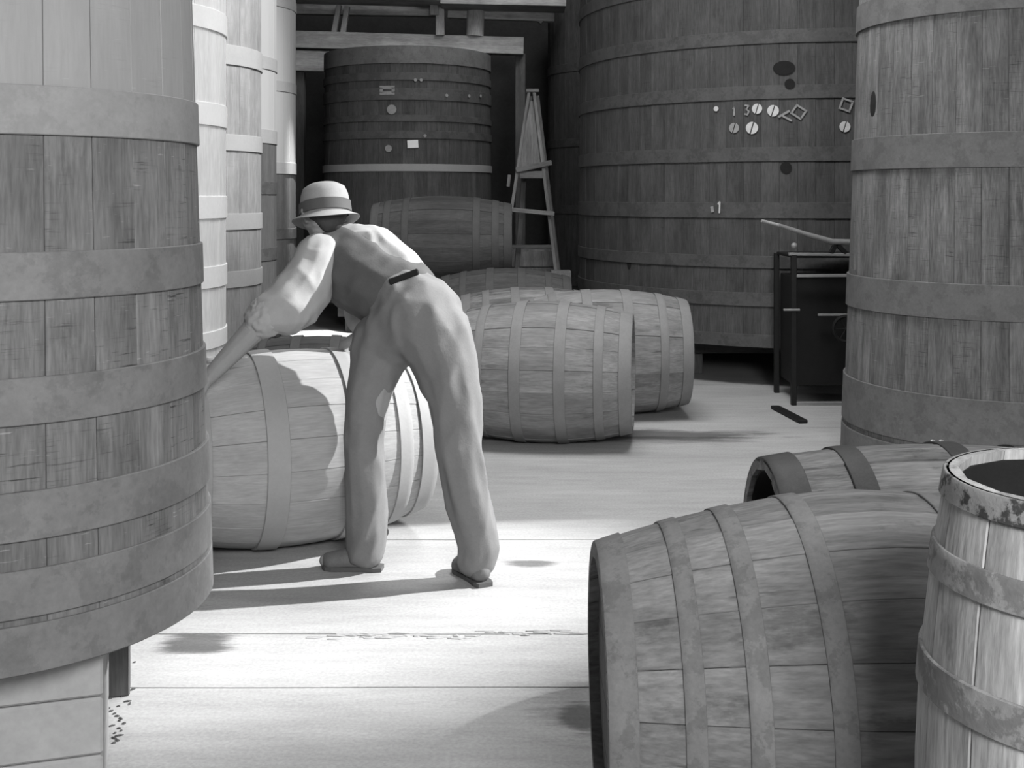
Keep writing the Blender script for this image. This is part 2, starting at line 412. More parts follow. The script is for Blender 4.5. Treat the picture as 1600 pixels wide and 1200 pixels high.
def tangent_center(u, Y, R):       # centre of a vat whose right edge is seen at slope u
    a = math.atan(u); d = math.asin(R/ (Y/math.cos(a)))
    return (math.tan(a-d)*Y, Y)
def bearers(x, y, R, h, mat, label, group):
    b = thing('timber_bearer', label, 'timber', (x, y, 0), 0, group)
    for dy in (-R*.55, R*.55):
        beam('bearer_beam', (x-R*.8, y+dy, h-.07), (x+R*.8, y+dy, h-.07), .14, .14, mat, b)
        for dx in (-R*.6, R*.6):
            bm = bmesh.new(); box_bm(bm, dx, dy, (h-.14)/2, .18, .18, h-.14, None, .005); obj('block', mesh_of(bm, 'block', mat), b)
c2 = tangent_center(-.2445, 5.45, .62)
vat('very pale whitewashed vat just behind the nearest left vat', c2, .62, .0, .38, 3.6, 34, M['vat_pale'], M['vat_pale_hoop'],
    [(.40, .50), (.70, .78), (.98, 1.08), (1.30, 1.405), (1.73, 1.835), (2.17, 2.27), (2.7, 2.8)], GL, hth=.006)
bearers(c2[0], c2[1], .6, .38, M['timber_dark'], 'timber bearers under the whitewashed vat, behind the rolled barrel', 'bearers under the left row')
c3 = tangent_center(-.216, 7.3, .62)
vat('mid grey vat, third of the left row, right of the whitewashed vat', c3, .62, .0, .38, 3.8, 34, M['vat_mid'], M['vat_mid_hoop'],
    [(.40, .50), (.85, .95), (1.2, 1.3), (1.68, 1.78), (2.2, 2.32), (2.8, 2.9)], GL, hth=.008)
bearers(c3[0], c3[1], .6, .38, M['timber_dark'], 'timber bearers under the third vat of the left row', 'bearers under the left row')
c4 = tangent_center(-.2035, 9.2, .62)
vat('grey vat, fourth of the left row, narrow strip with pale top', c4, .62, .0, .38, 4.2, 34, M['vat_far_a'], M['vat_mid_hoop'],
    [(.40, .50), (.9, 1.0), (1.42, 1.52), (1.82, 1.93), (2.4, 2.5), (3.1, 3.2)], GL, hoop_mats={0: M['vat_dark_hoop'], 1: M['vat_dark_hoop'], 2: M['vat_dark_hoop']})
bearers(c4[0], c4[1], .6, .38, M['timber_dark'], 'timber bearers under the fourth vat of the left row', 'bearers under the left row')
c5 = tangent_center(-.187, 11.2, .66)
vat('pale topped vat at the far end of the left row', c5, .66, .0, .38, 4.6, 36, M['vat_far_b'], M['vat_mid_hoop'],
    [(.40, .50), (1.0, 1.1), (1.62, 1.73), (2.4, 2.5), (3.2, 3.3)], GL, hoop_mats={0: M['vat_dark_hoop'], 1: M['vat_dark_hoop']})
bearers(c5[0], c5[1], .6, .38, M['timber_dark'], 'timber bearers under the farthest vat of the left row', 'bearers under the left row')

# vat standing across the end of the aisle
MB_ = (-1.13, 12.5)
vm = vat('closed dark vat across the end of the aisle with a white label', MB_, .905, .012, .3, 2.93, 46, M['vat_dark'], M['vat_dark_hoop'],
         [(.34, .44), (.95, 1.05), (1.66, 1.735), (1.99, 2.07), (2.165, 2.23), (2.38, 2.50), (2.58, 2.66), (2.75, 2.925)], hth=.012, hoop_mats={2: M['vat_mid_hoop'], 7: M['vat_right_hoop']})
bearers(MB_[0], MB_[1], .85, .3, M['timber_dark'], 'timber bearers under the vat across the end of the aisle', None)
def on_vat(root, c, R, px, py, me_fn, name, mat, lift=.006, k=0, label=None):
    """lay a small flat piece on the outside of a vat where the sight line meets it"""
    dx = (px-800)/F; A = dx*dx+1; B = -(dx*c[0]+c[1]); Cc = c[0]**2+c[1]**2-(R+lift)**2
    t = (-B-math.sqrt(max(B*B-A*Cc, 0)))/A
    p = Vector((dx*t, t, EYE-(py-HY)/F*t)); n = Vector((p.x-c[0], p.y-c[1], 0)).normalized()
    tx = Vector((0, 0, 1)).cross(n)
    mt = Matrix(((tx.x, 0, n.x, p.x-c[0]), (tx.y, 0, n.y, p.y-c[1]), (tx.z, 1, n.z, p.z), (0, 0, 0, 1)))
    bm = bmesh.new(); me_fn(bm, t/F)
    o = obj(name, mesh_of(bm, name, mat), root, mt)
    if label: o['label'] = label
    return o
def disc(r_px, slit=True, ang=.3):
    def f(bm, s):
        r = r_px*s; n = 20
        for side in (-1, 1):
            pts = []
            for i in range(n//2+1):
                a = -PI/2+PI*i/(n//2); pts.append((side*(abs(r*math.cos(a))+0), r*math.sin(a)))
            if slit: pts = [(x+side*r*.10 if abs(x) < r*.12 else x, y) for x, y in pts]
            lo = [bm.verts.new((x, y, 0)) for x, y in pts]; hi = [bm.verts.new((x, y, .003)) for x, y in pts]
            bm.faces.new(lo); bm.faces.new(hi)
            for q in range(len(lo)): bm.faces.new((lo[q], lo[(q+1) % len(lo)], hi[(q+1) % len(lo)], hi[q]))
        bmesh.ops.transform(bm, matrix=Matrix.Rotation(-ang, 4, 'Z'), verts=bm.verts)
    return f
def rect(w_px, h_px, ang=0):
    def f(bm, s): box_bm(bm, 0, 0, .002, w_px*s, h_px*s, .003, Matrix.Rotation(ang, 4, 'Z'))
    return f
def frame(w_px, h_px, th, ang=0):
    def f(bm, s):
        R_ = Matrix.Rotation(ang, 4, 'Z')
        for (x, y, a, b) in ((0, h_px/2, w_px+th, th), (0, -h_px/2, w_px+th, th), (w_px/2, 0, th, h_px), (-w_px/2, 0, th, h_px)):
            v = R_ @ Vector((x*s, y*s, .002)); box_bm(bm, v.x, v.y, v.z, a*s, b*s, .003, R_)
    return f
on_vat(vm, MB_, .905, 645, 225, rect(17, 12, .05), 'paper_label', M['paper'], .012, label='small white paper label')
on_vat(vm, MB_, .905, 607, 232, disc(5.5, False), 'chalk_mark', M['chalk_dim'])
on_vat(vm, MB_, .905, 612, 171, disc(7.5, False), 'chalk_mark', M['chalk_dim'])
on_vat(vm, MB_, .905, 605, 141, frame(19, 9, 5), 'chalk_mark', M['chalk_dim'])
for px, py in ((649, 125), (658, 125), (698, 149), (733, 150), (751, 150), (664, 212)): on_vat(vm, MB_, .905, px, py, disc(2.5, False), 'chalk_mark', M['chalk_dim'], .012)

# big vat behind the right aisle
BB = (2.50, 10.2); RB = 1.9
vb = vat('huge dark vat at the back right with chalk rings and numbers', BB, RB, .004, .30, 4.4, 92, M['vat_dark'], M['vat_dark_hoop'],
         [(.30, .395), (.60, .70), (.88, .97), (1.245, 1.36), (1.66, 1.765), (2.115, 2.215), (2.52, 2.62), (2.95, 3.05), (3.4, 3.5)], hn=160, hth=.01, spin=.01)
bearers(BB[0], BB[1], 1.8, .30, M['timber_dark'], 'low timber bearers in the dark gap under the huge back vat', None)
for px, py, r, m_ in ((1147, 200, 8, 'chalk_dim'), (1175, 200, 9.5, 'chalk'), (1183, 170, 8, 'chalk'), (1208, 173, 9, 'chalk'), (1320, 198, 8.5, 'chalk')):
    on_vat(vb, BB, RB, px, py, disc(r), 'chalk_ring', M[m_])
on_vat(vb, BB, RB, 1119, 170, disc(4, False), 'chalk_mark', M['chalk'])
on_vat(vb, BB, RB, 1248, 175, frame(17, 15, 3, -.6), 'chalk_square', M['chalk_dim'])
on_vat(vb, BB, RB, 1322, 164, frame(16, 16, 3, -.35), 'chalk_square', M['chalk_dim'])
def numeral(ch, h):
    """strokes of a small chalked figure"""
    st = {'1': [((0, -.5), (.05, .5)), ((-.12, .3), (.05, .5))], '3': [((-.2, .5), (.2, .45)), ((.2, .45), (-.05, .1)), ((-.05, .1), (.22, -.15)), ((.22, -.15), (.05, -.5)), ((.05, -.5), (-.22, -.4))]}[ch]
    def f(bm, s):
        for a, b in st:
            a = Vector((a[0], a[1], 0))*h*s; b = Vector((b[0], b[1], 0))*h*s; d = b-a
            box_bm(bm, *((a+b)/2+Vector((0, 0, .002))), d.length+.004, 2.4*s, .003, Matrix.Rotation(math.atan2(d.y, d.x), 4, 'Z'))
    return f
on_vat(vb, BB, RB, 1147, 174, numeral('1', 13), 'chalk_numeral', M['chalk_dim'])
on_vat(vb, BB, RB, 1167, 172, numeral('3', 15), 'chalk_numeral', M['chalk_dim'])
on_vat(vb, BB, RB, 1225, 178, rect(20, 3.5, .5), 'chalk_mark', M['chalk_dim']); on_vat(vb, BB, RB, 1230, 185, rect(16, 3, -.5), 'chalk_mark', M['chalk_dim'])
on_vat(vb, BB, RB, 1124, 324, numeral('1', 17), 'chalk_numeral', M['chalk'], .016)
on_vat(vb, BB, RB, 1113, 327, rect(5, 9, .2), 'chalk_mark', M['chalk_dim'], .016)
for px, py, a, b in ((1225, 106, 17, 11), (1234, 131, 8, 8), (983, 408, 5, 13), (1228, 262, 9, 9)):
    def blob(bm, s, a=a, b=b):
        vs = [bm.verts.new((a*s*math.cos(q*PI/8)*(1+.35*noise.noise(Vector((q, px, 0)))), b*s*math.sin(q*PI/8)*(1+.35*noise.noise(Vector((q, py, 3)))), .002)) for q in range(16)]
        vs2 = [bm.verts.new((v.co.x, v.co.y, 0)) for v in vs]; bm.faces.new(vs); bm.faces.new(vs2[::-1])
        for q in range(16): bm.faces.new((vs[q], vs[(q+1) % 16], vs2[(q+1) % 16], vs2[q]))
    on_vat(vb, BB, RB, px, py, blob, 'pitch_patch', M['void'], .004 if py != 131 else .014)

vat('dark vat in the gap behind the stepladder, left of the huge vat', (1.33, 14.4), .88, .0, .3, 3.9, 44, M['vat_dark'], M['vat_dark_hoop'],
    [(.34, .44), (1.2, 1.3), (2.0, 2.1), (2.9, 3.0)])
bearers(1.33, 14.4, .8, .3, M['timber_dark'], 'timber bearers under the dark vat behind the stepladder', None)

# near right vat
VR = (2.615, 6.147); RR = .77
vr = vat('tall grey brown vat on the right with wide flat hoops', VR, RR, .036, .0, 3.3, 40, M['vat_right'], M['vat_right_hoop'],
         [(.01, .171), (.20, .441), (.814, .985), (1.542, 1.711), (2.292, 2.437), (2.9, 3.06)], hn=128, hth=.010, pn=4)
def slot(bm, s):
    bmesh.ops.create_uvsphere(bm, u_segments=16, v_segments=8, radius=1)
    bmesh.ops.transform(bm, matrix=Matrix.Diagonal((5.5*s*2.2, 29*s, .012, 1)), verts=bm.verts)
on_vat(vr, VR, RR-.03, 1366, 168, slot, 'hand_slot', M['void'], .006, label='long dark oval slot')
on_vat(vr, VR, RR, 1455, 645, rect(4, 38, -.05), 'chalk_mark', M['chalk'], .016)
on_vat(vr, VR, RR, 1382, 585, rect(3, 20, -.12), 'chalk_mark', M['chalk_dim'], .006)
on_vat(vr, VR, RR, 1334, 447, rect(22, 52), 'hoop_clasp', M['vat_right_hoop'], .016)

# ------------------------------------------------------------------ barrels
# big one lying in the right foreground
RA = .393; LA = 1.12
rivets_at['barrelbig weathered barrel lying in the right foreground, left end low'] = PI*.62
cask('barrel', 'big weathered barrel lying in the right foreground, left end low', 'barrel', (.735, 2.37, 0), bulge(RA, .288, LA, 1.65), -LA/2, LA/2, 22, .028,
     M['barrel'], M['barrel_hoop'], [(-.559, -.505), (-.425, -.388), (-.315, -.275), (-.175, -.132), (.115, .155), (.27, .31), (.385, .425), (.505, .559)],
     base=lying(RA, 0, math.radians(.5)) @ Matrix.Rotation(.0, 4, 'Z'), segs=12, hth=.0035, rivets=(1, 3), spin=.07, hn=96, pn=4, group=None, uneven=.001)
# open one lying behind it
RBk = .36; LBk = .95
cask('barrel', 'rough barrel with open dark end and dark hoops, lying behind the foreground barrel', 'barrel', (1.165, 3.14, 0), bulge(RBk, .318, LBk), -LBk/2, LBk/2, 20, .026,
     M['barrel_rough'], M['dark_hoop'], [(-.475, -.395), (-.285, -.225), (.0, .06), (.21, .27), (.395, .475)],
     base=lying(RBk, 0, 0), segs=10, hth=.004, rivets=(1, 2), spin=.11, hn=80, pn=4, uneven=.003, inset=.3, inner=M['void'])
# upright keg at the right edge
rivets_at['keg'] = 3.6
KC = (.835, 1.64)
kr = bulge(.248, .203, 1.0)
cask('keg', 'upright open scuffed keg cut by the right edge of the photo', 'keg', (KC[0], KC[1], 0), lambda z: kr(z-.5), 0.0, 1.0, 15, .016,
     M['keg'], M['keg_hoop'], [(.02, .07), (.20, .26), (.33, .37), (.69, .745), (.855, .90), (.965, 1.0)],
     base=Matrix.Rotation(math.radians(0), 4, 'Y'), segs=12, hth=.004, top='open', inset=.06, hn=96, pn=5, hoop_mats={5: M['keg_rim']}, inner=M['void'], uneven=.0008, ch=.002)
# barrel being rolled
RM = .39; LM = 1.08; YAW = math.radians(24)
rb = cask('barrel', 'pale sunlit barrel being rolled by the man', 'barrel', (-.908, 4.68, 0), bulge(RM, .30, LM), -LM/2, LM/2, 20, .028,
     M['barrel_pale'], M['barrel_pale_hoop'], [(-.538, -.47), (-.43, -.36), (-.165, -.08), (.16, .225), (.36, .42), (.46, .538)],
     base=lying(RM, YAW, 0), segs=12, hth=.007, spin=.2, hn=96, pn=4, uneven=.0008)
bm = bmesh.new()                                   # bung with its little ring
lathe_bm(bm, [(.022, -.004), (.030, -.004), (.034, .004), (.030, .011), (.022, .011), (.019, .004)], 24)
bp = Matrix.Translation((0, 0, RM)) @ Matrix.Rotation(YAW, 4, 'Z') @ Matrix.Translation((-.30, 0, .367))
obj('bung_ring', mesh_of(bm, 'bung_ring', M['chalk'], True), rb, bp)

GB = 'barrels lying in the middle of the cellar floor'
FAR = [
 ('left one of the two dusty barrels right of the man, end seen edge on', (.185, 6.62), .40, .33, 1.02, -8, M['barrel_far'], M['barrel_far_hoop'], 0),
 ('dusty barrel lying behind and right of the man, pale right end hoop', (.60, 7.46), .40, .33, 1.06, 0, M['barrel_far'], M['barrel_far_hoop'], .4),
 ('low rough topped barrel showing just above the two dusty barrels', (.14, 8.30), .375, .31, 1.02, 2, M['barrel_rough'], M['barrel_far_hoop'], .7),
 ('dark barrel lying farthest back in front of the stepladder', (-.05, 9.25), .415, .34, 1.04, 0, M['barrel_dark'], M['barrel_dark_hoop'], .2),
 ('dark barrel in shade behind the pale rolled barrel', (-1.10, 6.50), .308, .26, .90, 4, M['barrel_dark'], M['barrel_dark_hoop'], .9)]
for lab, (x, y), R, re, L, yaw, wm, hm, sp in FAR:
    h = L/2
    cask('barrel', lab, 'barrel', (x, y, 0), bulge(R, re, L), -h, h, 20, .028, wm, hm,
         [(-h+.002, -h+.07), (-h*.70, -h*.60), (-h*.30, -h*.18), (h*.18, h*.30), (h*.60, h*.70), (h-.07, h-.002)],
         base=lying(R, math.radians(yaw), 0), segs=8, hth=.004, spin=sp, group=GB, uneven=.002)
# cask raised on a rack in the dark
rk = thing('timber_rack', 'dark low timber rack under the raised cask', 'rack', (-.62, 9.95, 0))
for dy in (-.22, .22):
    beam('rack_rail', (-1.25, 9.95+dy, .60), (.0, 9.95+dy, .60), .08, .10, M['timber_dark'], rk)
    for x in (-1.15, -.1): beam('rack_leg', (x, 9.95+dy, 0), (x, 9.95+dy, .56), .08, .08, M['timber_dark'], rk)
lb = Matrix.Translation((0, 0, .37)) @ Matrix.Rotation(PI/2, 4, 'Y')
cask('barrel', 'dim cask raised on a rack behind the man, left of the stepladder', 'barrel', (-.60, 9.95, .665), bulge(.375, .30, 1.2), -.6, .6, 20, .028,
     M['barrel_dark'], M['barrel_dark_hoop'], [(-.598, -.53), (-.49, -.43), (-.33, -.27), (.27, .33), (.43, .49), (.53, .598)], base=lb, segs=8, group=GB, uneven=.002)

# ------------------------------------------------------------------ stepladder, boxes
YL = 11.0
def L(px, py, Y=YL): return W(px, py, Y)
sl = thing('stepladder', 'tall old wooden stepladder standing at the end of the aisle', 'stepladder', (.15, YL, 0))
fz = HY+EYE*F/YL
beam('side_rail', L(827, 141), L(768, fz), .055, .03, M['ladder'], sl); beam('side_rail', L(834, 141), L(882, fz), .055, .03, M['ladder'], sl)
YR = YL+.75; fz2 = HY+EYE*F/YR
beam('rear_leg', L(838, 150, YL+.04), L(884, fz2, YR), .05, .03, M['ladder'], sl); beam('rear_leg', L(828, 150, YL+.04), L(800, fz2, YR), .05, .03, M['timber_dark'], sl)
beam('top_board', L(822, 142), L(842, 142), .09, .03, M['ladder'], sl)
bm = bmesh.new()
q = [L(829, 158, YL+.02), L(836, 158, YL+.02), L(853, 258, YL+.02), L(808, 262, YL+.02)]; base_ = sl.location
lo = [bm.verts.new(p-base_) for p in q]; hi = [bm.verts.new(p-base_+Vector((0, .015, 0))) for p in q]
bm.faces.new(lo); bm.faces.new(hi)
for k in range(4): bm.faces.new((lo[k], lo[(k+1) % 4], hi[(k+1) % 4], hi[k]))
obj('back_panel', mesh_of(bm, 'back_panel', M['ladder']), sl)
beam('tread', L(806, 266, YL-.03), L(862, 254, YL-.03), .06, .05, M['ladder'], sl)
beam('tread', L(812, 273), L(850, 273), .05, .07, M['ladder'], sl)
beam('tread', L(784, 326, YL-.03), L(866, 334, YL-.03), .11, .04, M['ladder'], sl)
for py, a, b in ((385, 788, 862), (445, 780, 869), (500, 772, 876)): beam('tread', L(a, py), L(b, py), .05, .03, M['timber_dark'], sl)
beam('side_cleat', L(796, 273, YL-.02), L(794, 292, YL-.02), .04, .03, M['ladder'], sl)
def crate(label, x, y, sx, sy, sz, mat):
    r = thing('wooden_crate', label, 'crate', (x, y, 0)); nb = max(2, int(sz/.14))
    for k in range(nb):
        z0_ = sz*k/nb+.004; z1_ = sz*(k+1)/nb-.004
        for (a, b, wx, wy) in ((0, -sy/2, sx, .018), (0, sy/2, sx, .018), (-sx/2+.009, 0, .018, sy-.02), (sx/2-.009, 0, .018, sy-.02)):
            bm = bmesh.new(); box_bm(bm, a, b, (z0_+z1_)/2, wx, wy, z1_-z0_, None, .002); obj('crate_board', mesh_of(bm, 'crate_board', mat), r)
    bm = bmesh.new(); box_bm(bm, 0, 0, sz+.006, sx, sy+.018, .02, None, .002); obj('crate_lid', mesh_of(bm, 'crate_lid', mat), r)
crate('tall pale crate seen between the legs of the stepladder', .23, 12.15, .46, .35, .84, M['ladder'])
crate('small grey crate right of the farthest barrel, under the stepladder', .42, 9.95, .17, .16, .75, M['barrel_far'])

# ------------------------------------------------------------------ timber walkway over the back
YW = 13.7
wk = thing('timber_walkway', 'whitewashed timber walkway crossing above the far vat', 'walkway', (-1.2, YW, 0))
beam('lower_beam', W(440, 62, YW), W(818, 73, YW), .20, .2, M['timber'], wk)
beam('packing_beam', W(440, 95, YW+.05), W(530, 98, YW+.05), .2, .24, M['timber'], wk)
beam('post_shaft', W(688, 56, YW-.1), W(688, -60, YW-.1), .10, .12, M['timber'], wk)
beam('post_shaft', W(679, 24, YW-.16), W(679, -60, YW-.16), .10, .06, M['timber'], wk)
bm = bmesh.new(); tube_bm(bm, [W(742, 57, YW-.05)-wk.location, W(746, -60, YW-.05)-wk.location], .105, 16); obj('round_post', mesh_of(bm, 'round_post', M['timber'], True), wk)
beam('brace', W(522, 52, YW-.05), W(530, 8, YW-.05), .07, .06, M['timber'], wk); beam('brace', W(536, 52, YW-.05), W(543, 10, YW-.05), .08, .06, M['timber'], wk)
beam('upper_beam', W(440, 14, YW+.2), W(690, 18, YW+.2), .14, .13, M['timber'], wk)
beam('deck_plank', W(690, 5, YW-.3), W(883, 9, YW-.3), .5, .09, M['timber'], wk)
beam('deck_plank', W(440, -6, YW-.3), W(690, 0, YW-.3), .5, .09, M['timber'], wk)
beam('joist', W(700, 22, YW), W(866, 28, YW), .12, .1, M['timber'], wk)
beam('bracket', W(842, 36, YW), W(852, 22, YW), .08, .06, M['timber'], wk)
for x in (-2.55, .1):          # legs that carry the walkway down to the floor
    beam('walkway_leg', (x, YW+.15, 0), (x, YW+.15, 3.12), .12, .12, M['timber_dark'], wk)

# ------------------------------------------------------------------ dark iron bench by the right vat
YI = 7.75
def I(px, py, Y=YI): return W(px, py, Y)
ib = thing('iron_bench', 'black iron bench machine with lever, half hidden behind the right vat', 'machine', (2.2, YI+.25, 0))
def ibeam(name, a, b, wd, th, mat=M['iron']): return beam(name, a, b, wd, th, mat, ib, .003)
for px in (1240, 1405):
    ibeam('frame_leg', I(px, 398), (I(px, 0).x, YI, .0), .035, .035); ibeam('frame_leg', (I(px, 0).x, YI+.5, 1.0), (I(px, 0).x, YI+.5, 0), .035, .035)
ibeam('top_rail', I(1232, 397), I(1410, 399), .03, .02, M['iron_edge']); ibeam('shelf_rail', I(1240, 431), I(1410, 430), .03, .02, M['iron_edge'])
ibeam('side_rail', I(1278, 492), I(1410, 492), .02, .015, M['iron_edge']); ibeam('foot_rail', I(1240, 631), I(1410, 631), .03, .03, M['iron_edge'])
ibeam('body_panel', (I(1322, 0).x, YI+.28, .12), (I(1322, 0).x, YI+.28, .86), .66, .4)
ibeam('table_plate', (I(1240, 0).x, YI+.25, 1.0), (I(1410, 0).x, YI+.25, 1.0), .5, .02)
bm = bmesh.new(); ib_l = ib.location
tube_bm(bm, [I(1190, 345, YI-.05)-ib_l, I(1217, 352, YI-.02)-ib_l], .011, 10); obj('lever_grip', mesh_of(bm, 'lever_grip', M['timber'], True), ib)
bm = bmesh.new(); tube_bm(bm, [I(1215, 351, YI-.02)-ib_l, I(1260, 366)-ib_l, I(1300, 378)-ib_l, I(1345, 379)-ib_l], [.012, .017, .022, .022], 10); obj('lever_arm', mesh_of(bm, 'lever_arm', M['iron_edge'], True), ib)
ibeam('lever_bracket', I(1298, 396), I(1308, 378), .03, .03); ibeam('lever_bracket', I(1322, 396), I(1304, 378), .03, .03)
bm = bmesh.new(); bmesh.ops.create_uvsphere(bm, u_segments=12, v_segments=8, radius=.022); bmesh.ops.transform(bm, matrix=Matrix.Translation(I(1241, 384)-ib_l), verts=bm.verts); obj('oil_cup', mesh_of(bm, 'oil_cup', M['iron_edge'], True), ib)
bm = bmesh.new(); lathe_bm(bm, [(.085+.012*math.cos(a*PI/4), .012*math.sin(a*PI/4)) for a in range(8)], 32)
bmesh.ops.transform(bm, matrix=Matrix.Translation(I(1322, 514, YI-.05)-ib_l) @ Matrix.Rotation(PI/2, 4, 'X'), verts=bm.verts); obj('hand_wheel', mesh_of(bm, 'hand_wheel', M['iron'], True), ib)
ibeam('wheel_axle', I(1322, 514, YI-.06), I(1322, 514, YI+.2), .02, .02)
for a in (0, PI/3, 2*PI/3):
    c0 = I(1322, 514, YI-.05); dv = Vector((math.cos(a), 0, math.sin(a)))*.083; ibeam('wheel_spoke', c0-dv, c0+dv, .010, .010)
ibeam('side_handle', I(1224, 484, YI-.02), I(1250, 484, YI-.02), .014, .014, M['iron_edge'])
bm = bmesh.new(); a_ = Vector((1.74, 7.62, .012)); b2 = Vector((1.80, 7.12, .012)); beam_bm(bm, a_, b2, .06, .022)
tag(obj('iron_bar', mesh_of(bm, 'iron_bar', M['iron'])), 'short black iron bar lying on the floor before the iron bench', 'bar')

# ------------------------------------------------------------------ the man
FEET = Vector((-.38, 4.25, 0))
man = thing('person', 'man in hat, waistcoat and loose trousers bending to roll the pale barrel', 'person', FEET)

def ico_pts(c, r, sub=2):
    b = bmesh.new(); bmesh.ops.create_icosphere(b, subdivisions=sub, radius=1)
    out = []
    for v in b.verts:
        p = Vector(v.co)
        out.append(Vector(c)+(Vector((p.x*r[0], p.y*r[1], p.z*r[2])) if isinstance(r, (tuple, list)) else p*r))
    b.free(); return out

def hull(bm, pts):
    vs = [bm.verts.new(p) for p in pts]
    r = bmesh.ops.convex_hull(bm, input=vs)
    junk = list({g for g in r['geom_interior']+r['geom_unused'] if isinstance(g, bmesh.types.BMVert)})
    bmesh.ops.delete(bm, geom=junk, context='VERTS')

def chain(bm, pts):         # pts: [(centre, radius), ...] - tapered limb
    for (a, ra), (b, rb_) in zip(pts, pts[1:]): hull(bm, ico_pts(a, ra)+ico_pts(b, rb_))

def skinned(name, build, mat, vox, smooth=4, fold=None, label=None):
    bm = bmesh.new(); build(bm)
    bmesh.ops.transform(bm, matrix=Matrix.Translation(-FEET), verts=bm.verts)
    me = bpy.data.meshes.new(name); bm.to_mesh(me); bm.free()
    o = bpy.data.objects.new(name, me); C.objects.link(o)
    m = o.modifiers.new('r', 'REMESH'); m.mode = 'VOXEL'; m.voxel_size = vox
    s = o.modifiers.new('s', 'SMOOTH'); s.factor = .6; s.iterations = smooth
    dg = bpy.context.evaluated_depsgraph_get(); dg.update()
    me2 = bpy.data.meshes.new_from_object(o.evaluated_get(dg)); me2.name = name
    o.modifiers.clear(); o.data = me2; me2.materials.clear(); me2.materials.append(mat)
    if fold:
        nrm = [v.normal.copy() for v in me2.vertices]
        for v, n in zip(me2.vertices, nrm): v.co += n*fold(v.co+FEET)
    me2.polygons.foreach_set('use_smooth', [True]*len(me2.polygons))
    o.parent = man
    if label: o['label'] = label
    return o

hipR, hipL = W(686, 535, 4.26), W(597, 534, 4.38)
kneeR, ankR = W(708, 700, 4.18), W(744, 868, 4.20)
kneeL, ankL = W(568, 700, 4.30), W(566, 848, 4.33)
pel = W(655, 495, 4.33); wai = W(615, 452, 4.42); che = W(565, 418, 4.50); upc = W(535, 398, 4.55)
neck = W(512, 368, 4.54); headc = W(505, 336, 4.53)
shL, shR = W(497, 398, 4.44), W(578, 388, 4.68)
elL = W(428, 482, 4.33); haL = W(328, 588, 4.29)
elR = W(566, 480, 4.80)
haR = Vector((-.60, 4.74, .845))

def fingers(bm, wrist, d, down, scale=1.0, thumb=1):
    """palm and five bent fingers; d points along the hand, down towards the held surface"""
    d = d.normalized(); down = (down-down.dot(d)*d).normalized(); side = d.cross(down).normalized()
    palm = [(wrist, .026), (wrist+d*.045, (.034))]
    hull(bm, ico_pts(wrist, .026)+ico_pts(wrist+d*.075+side*.026, .015)+ico_pts(wrist+d*.075-side*.026, .015)+ico_pts(wrist+d*.03+side*.03*thumb, .014))
    for k, (off, ln) in enumerate(((-.030, .9), (-.010, 1.05), (.010, 1.0), (.029, .8))):
        p = wrist+d*.078+side*off; a = p+(d*.038+down*.008)*ln; b = a+(d*.022+down*.018)*ln; c = b+(d*.006+down*.022)*ln
        chain(bm, [(p, .0105), (a, .0095), (b, .0088), (c, .0078)])
    p = wrist+d*.025+side*.030*thumb; a = p+d*.030+side*.028*thumb; b = a+d*.028+side*.006*thumb+down*.012
    chain(bm, [(p, .014), (a, .011), (b, .009)])

def body(bm):
    chain(bm, [(pel, .125), (wai, .115), (che, .125), (upc, .11), (neck, .06)])
    chain(bm, [(neck, .058), (headc, .06)])
    # head: skull, jaw, nose, ears, brow and eyes; the face looks down to the left and away
    f = Vector((-.50, .62, -.45)).normalized(); up = Vector((-.25, .30, .92)); up = (up-up.dot(f)*f).normalized(); sd = f.cross(up)
    hull(bm, ico_pts(headc, .088)+ico_pts(headc-f*.02+up*.02, .09))
    hull(bm, ico_pts(headc+f*.02, .07)+ico_pts(headc+f*.062-up*.085, .032)+ico_pts(headc+f*.01-up*.06+sd*.035, .03)+ico_pts(headc+f*.01-up*.06-sd*.035, .03))
    hull(bm, ico_pts(headc+f*.09, .008)+ico_pts(headc+f*.108-up*.028, .013)+ico_pts(headc+f*.082-up*.03, .018))
    for s in (-1, 1):
        hull(bm, ico_pts(headc+sd*.082*s-up*.005, .012)+ico_pts(headc+sd*.090*s-f*.016+up*.012, .013)+ico_pts(headc+sd*.084*s-f*.004-up*.028, .009))
        hull(bm, ico_pts(headc+f*.082+sd*.012*s+up*.02, .009)+ico_pts(headc+f*.072+sd*.045*s+up*.018, .009))
        hull(bm, ico_pts(headc+f*.076+sd*.030*s+up*.002, .011)+ico_pts(headc+f*.075+sd*.034*s+up*.002, .011))
    hull(bm, ico_pts(headc+f*.088-up*.055+sd*.018, .007)+ico_pts(headc+f*.088-up*.055-sd*.018, .007))
    # arms and hands
    chain(bm, [(che, .09), (shL, .062), (elL, .050), (elL.lerp(haL, .35), .048), (haL, .031)])
    fingers(bm, haL, (haL-elL), Vector((0, .3, -1)), thumb=1)
    chain(bm, [(che, .09), (shR, .062), (elR, .043), (elR.lerp(haR, .35), .040), (haR, .027)])
    fingers(bm, haR, Vector((-.5, .2, -.25)), Vector((0, 0, -1)), thumb=-1)
    # legs and feet
    for hp, kn, an, d in ((hipR, kneeR, ankR, Vector((-.45, .85, 0))), (hipL, kneeL, ankL, Vector((-.97, .10, 0)))):
        chain(bm, [(pel, .12), (hp, .09), (kn, .058), (kn.lerp(an, .35), .057), (an, .038)])
        fp = Vector((an.x, an.y, .045)); chain(bm, [(an, .036), (fp, .036), (fp+d.normalized()*.14-Vector((0, 0, .015)), .026)])
skinned('body', body, M['skin'], .0048, 2)

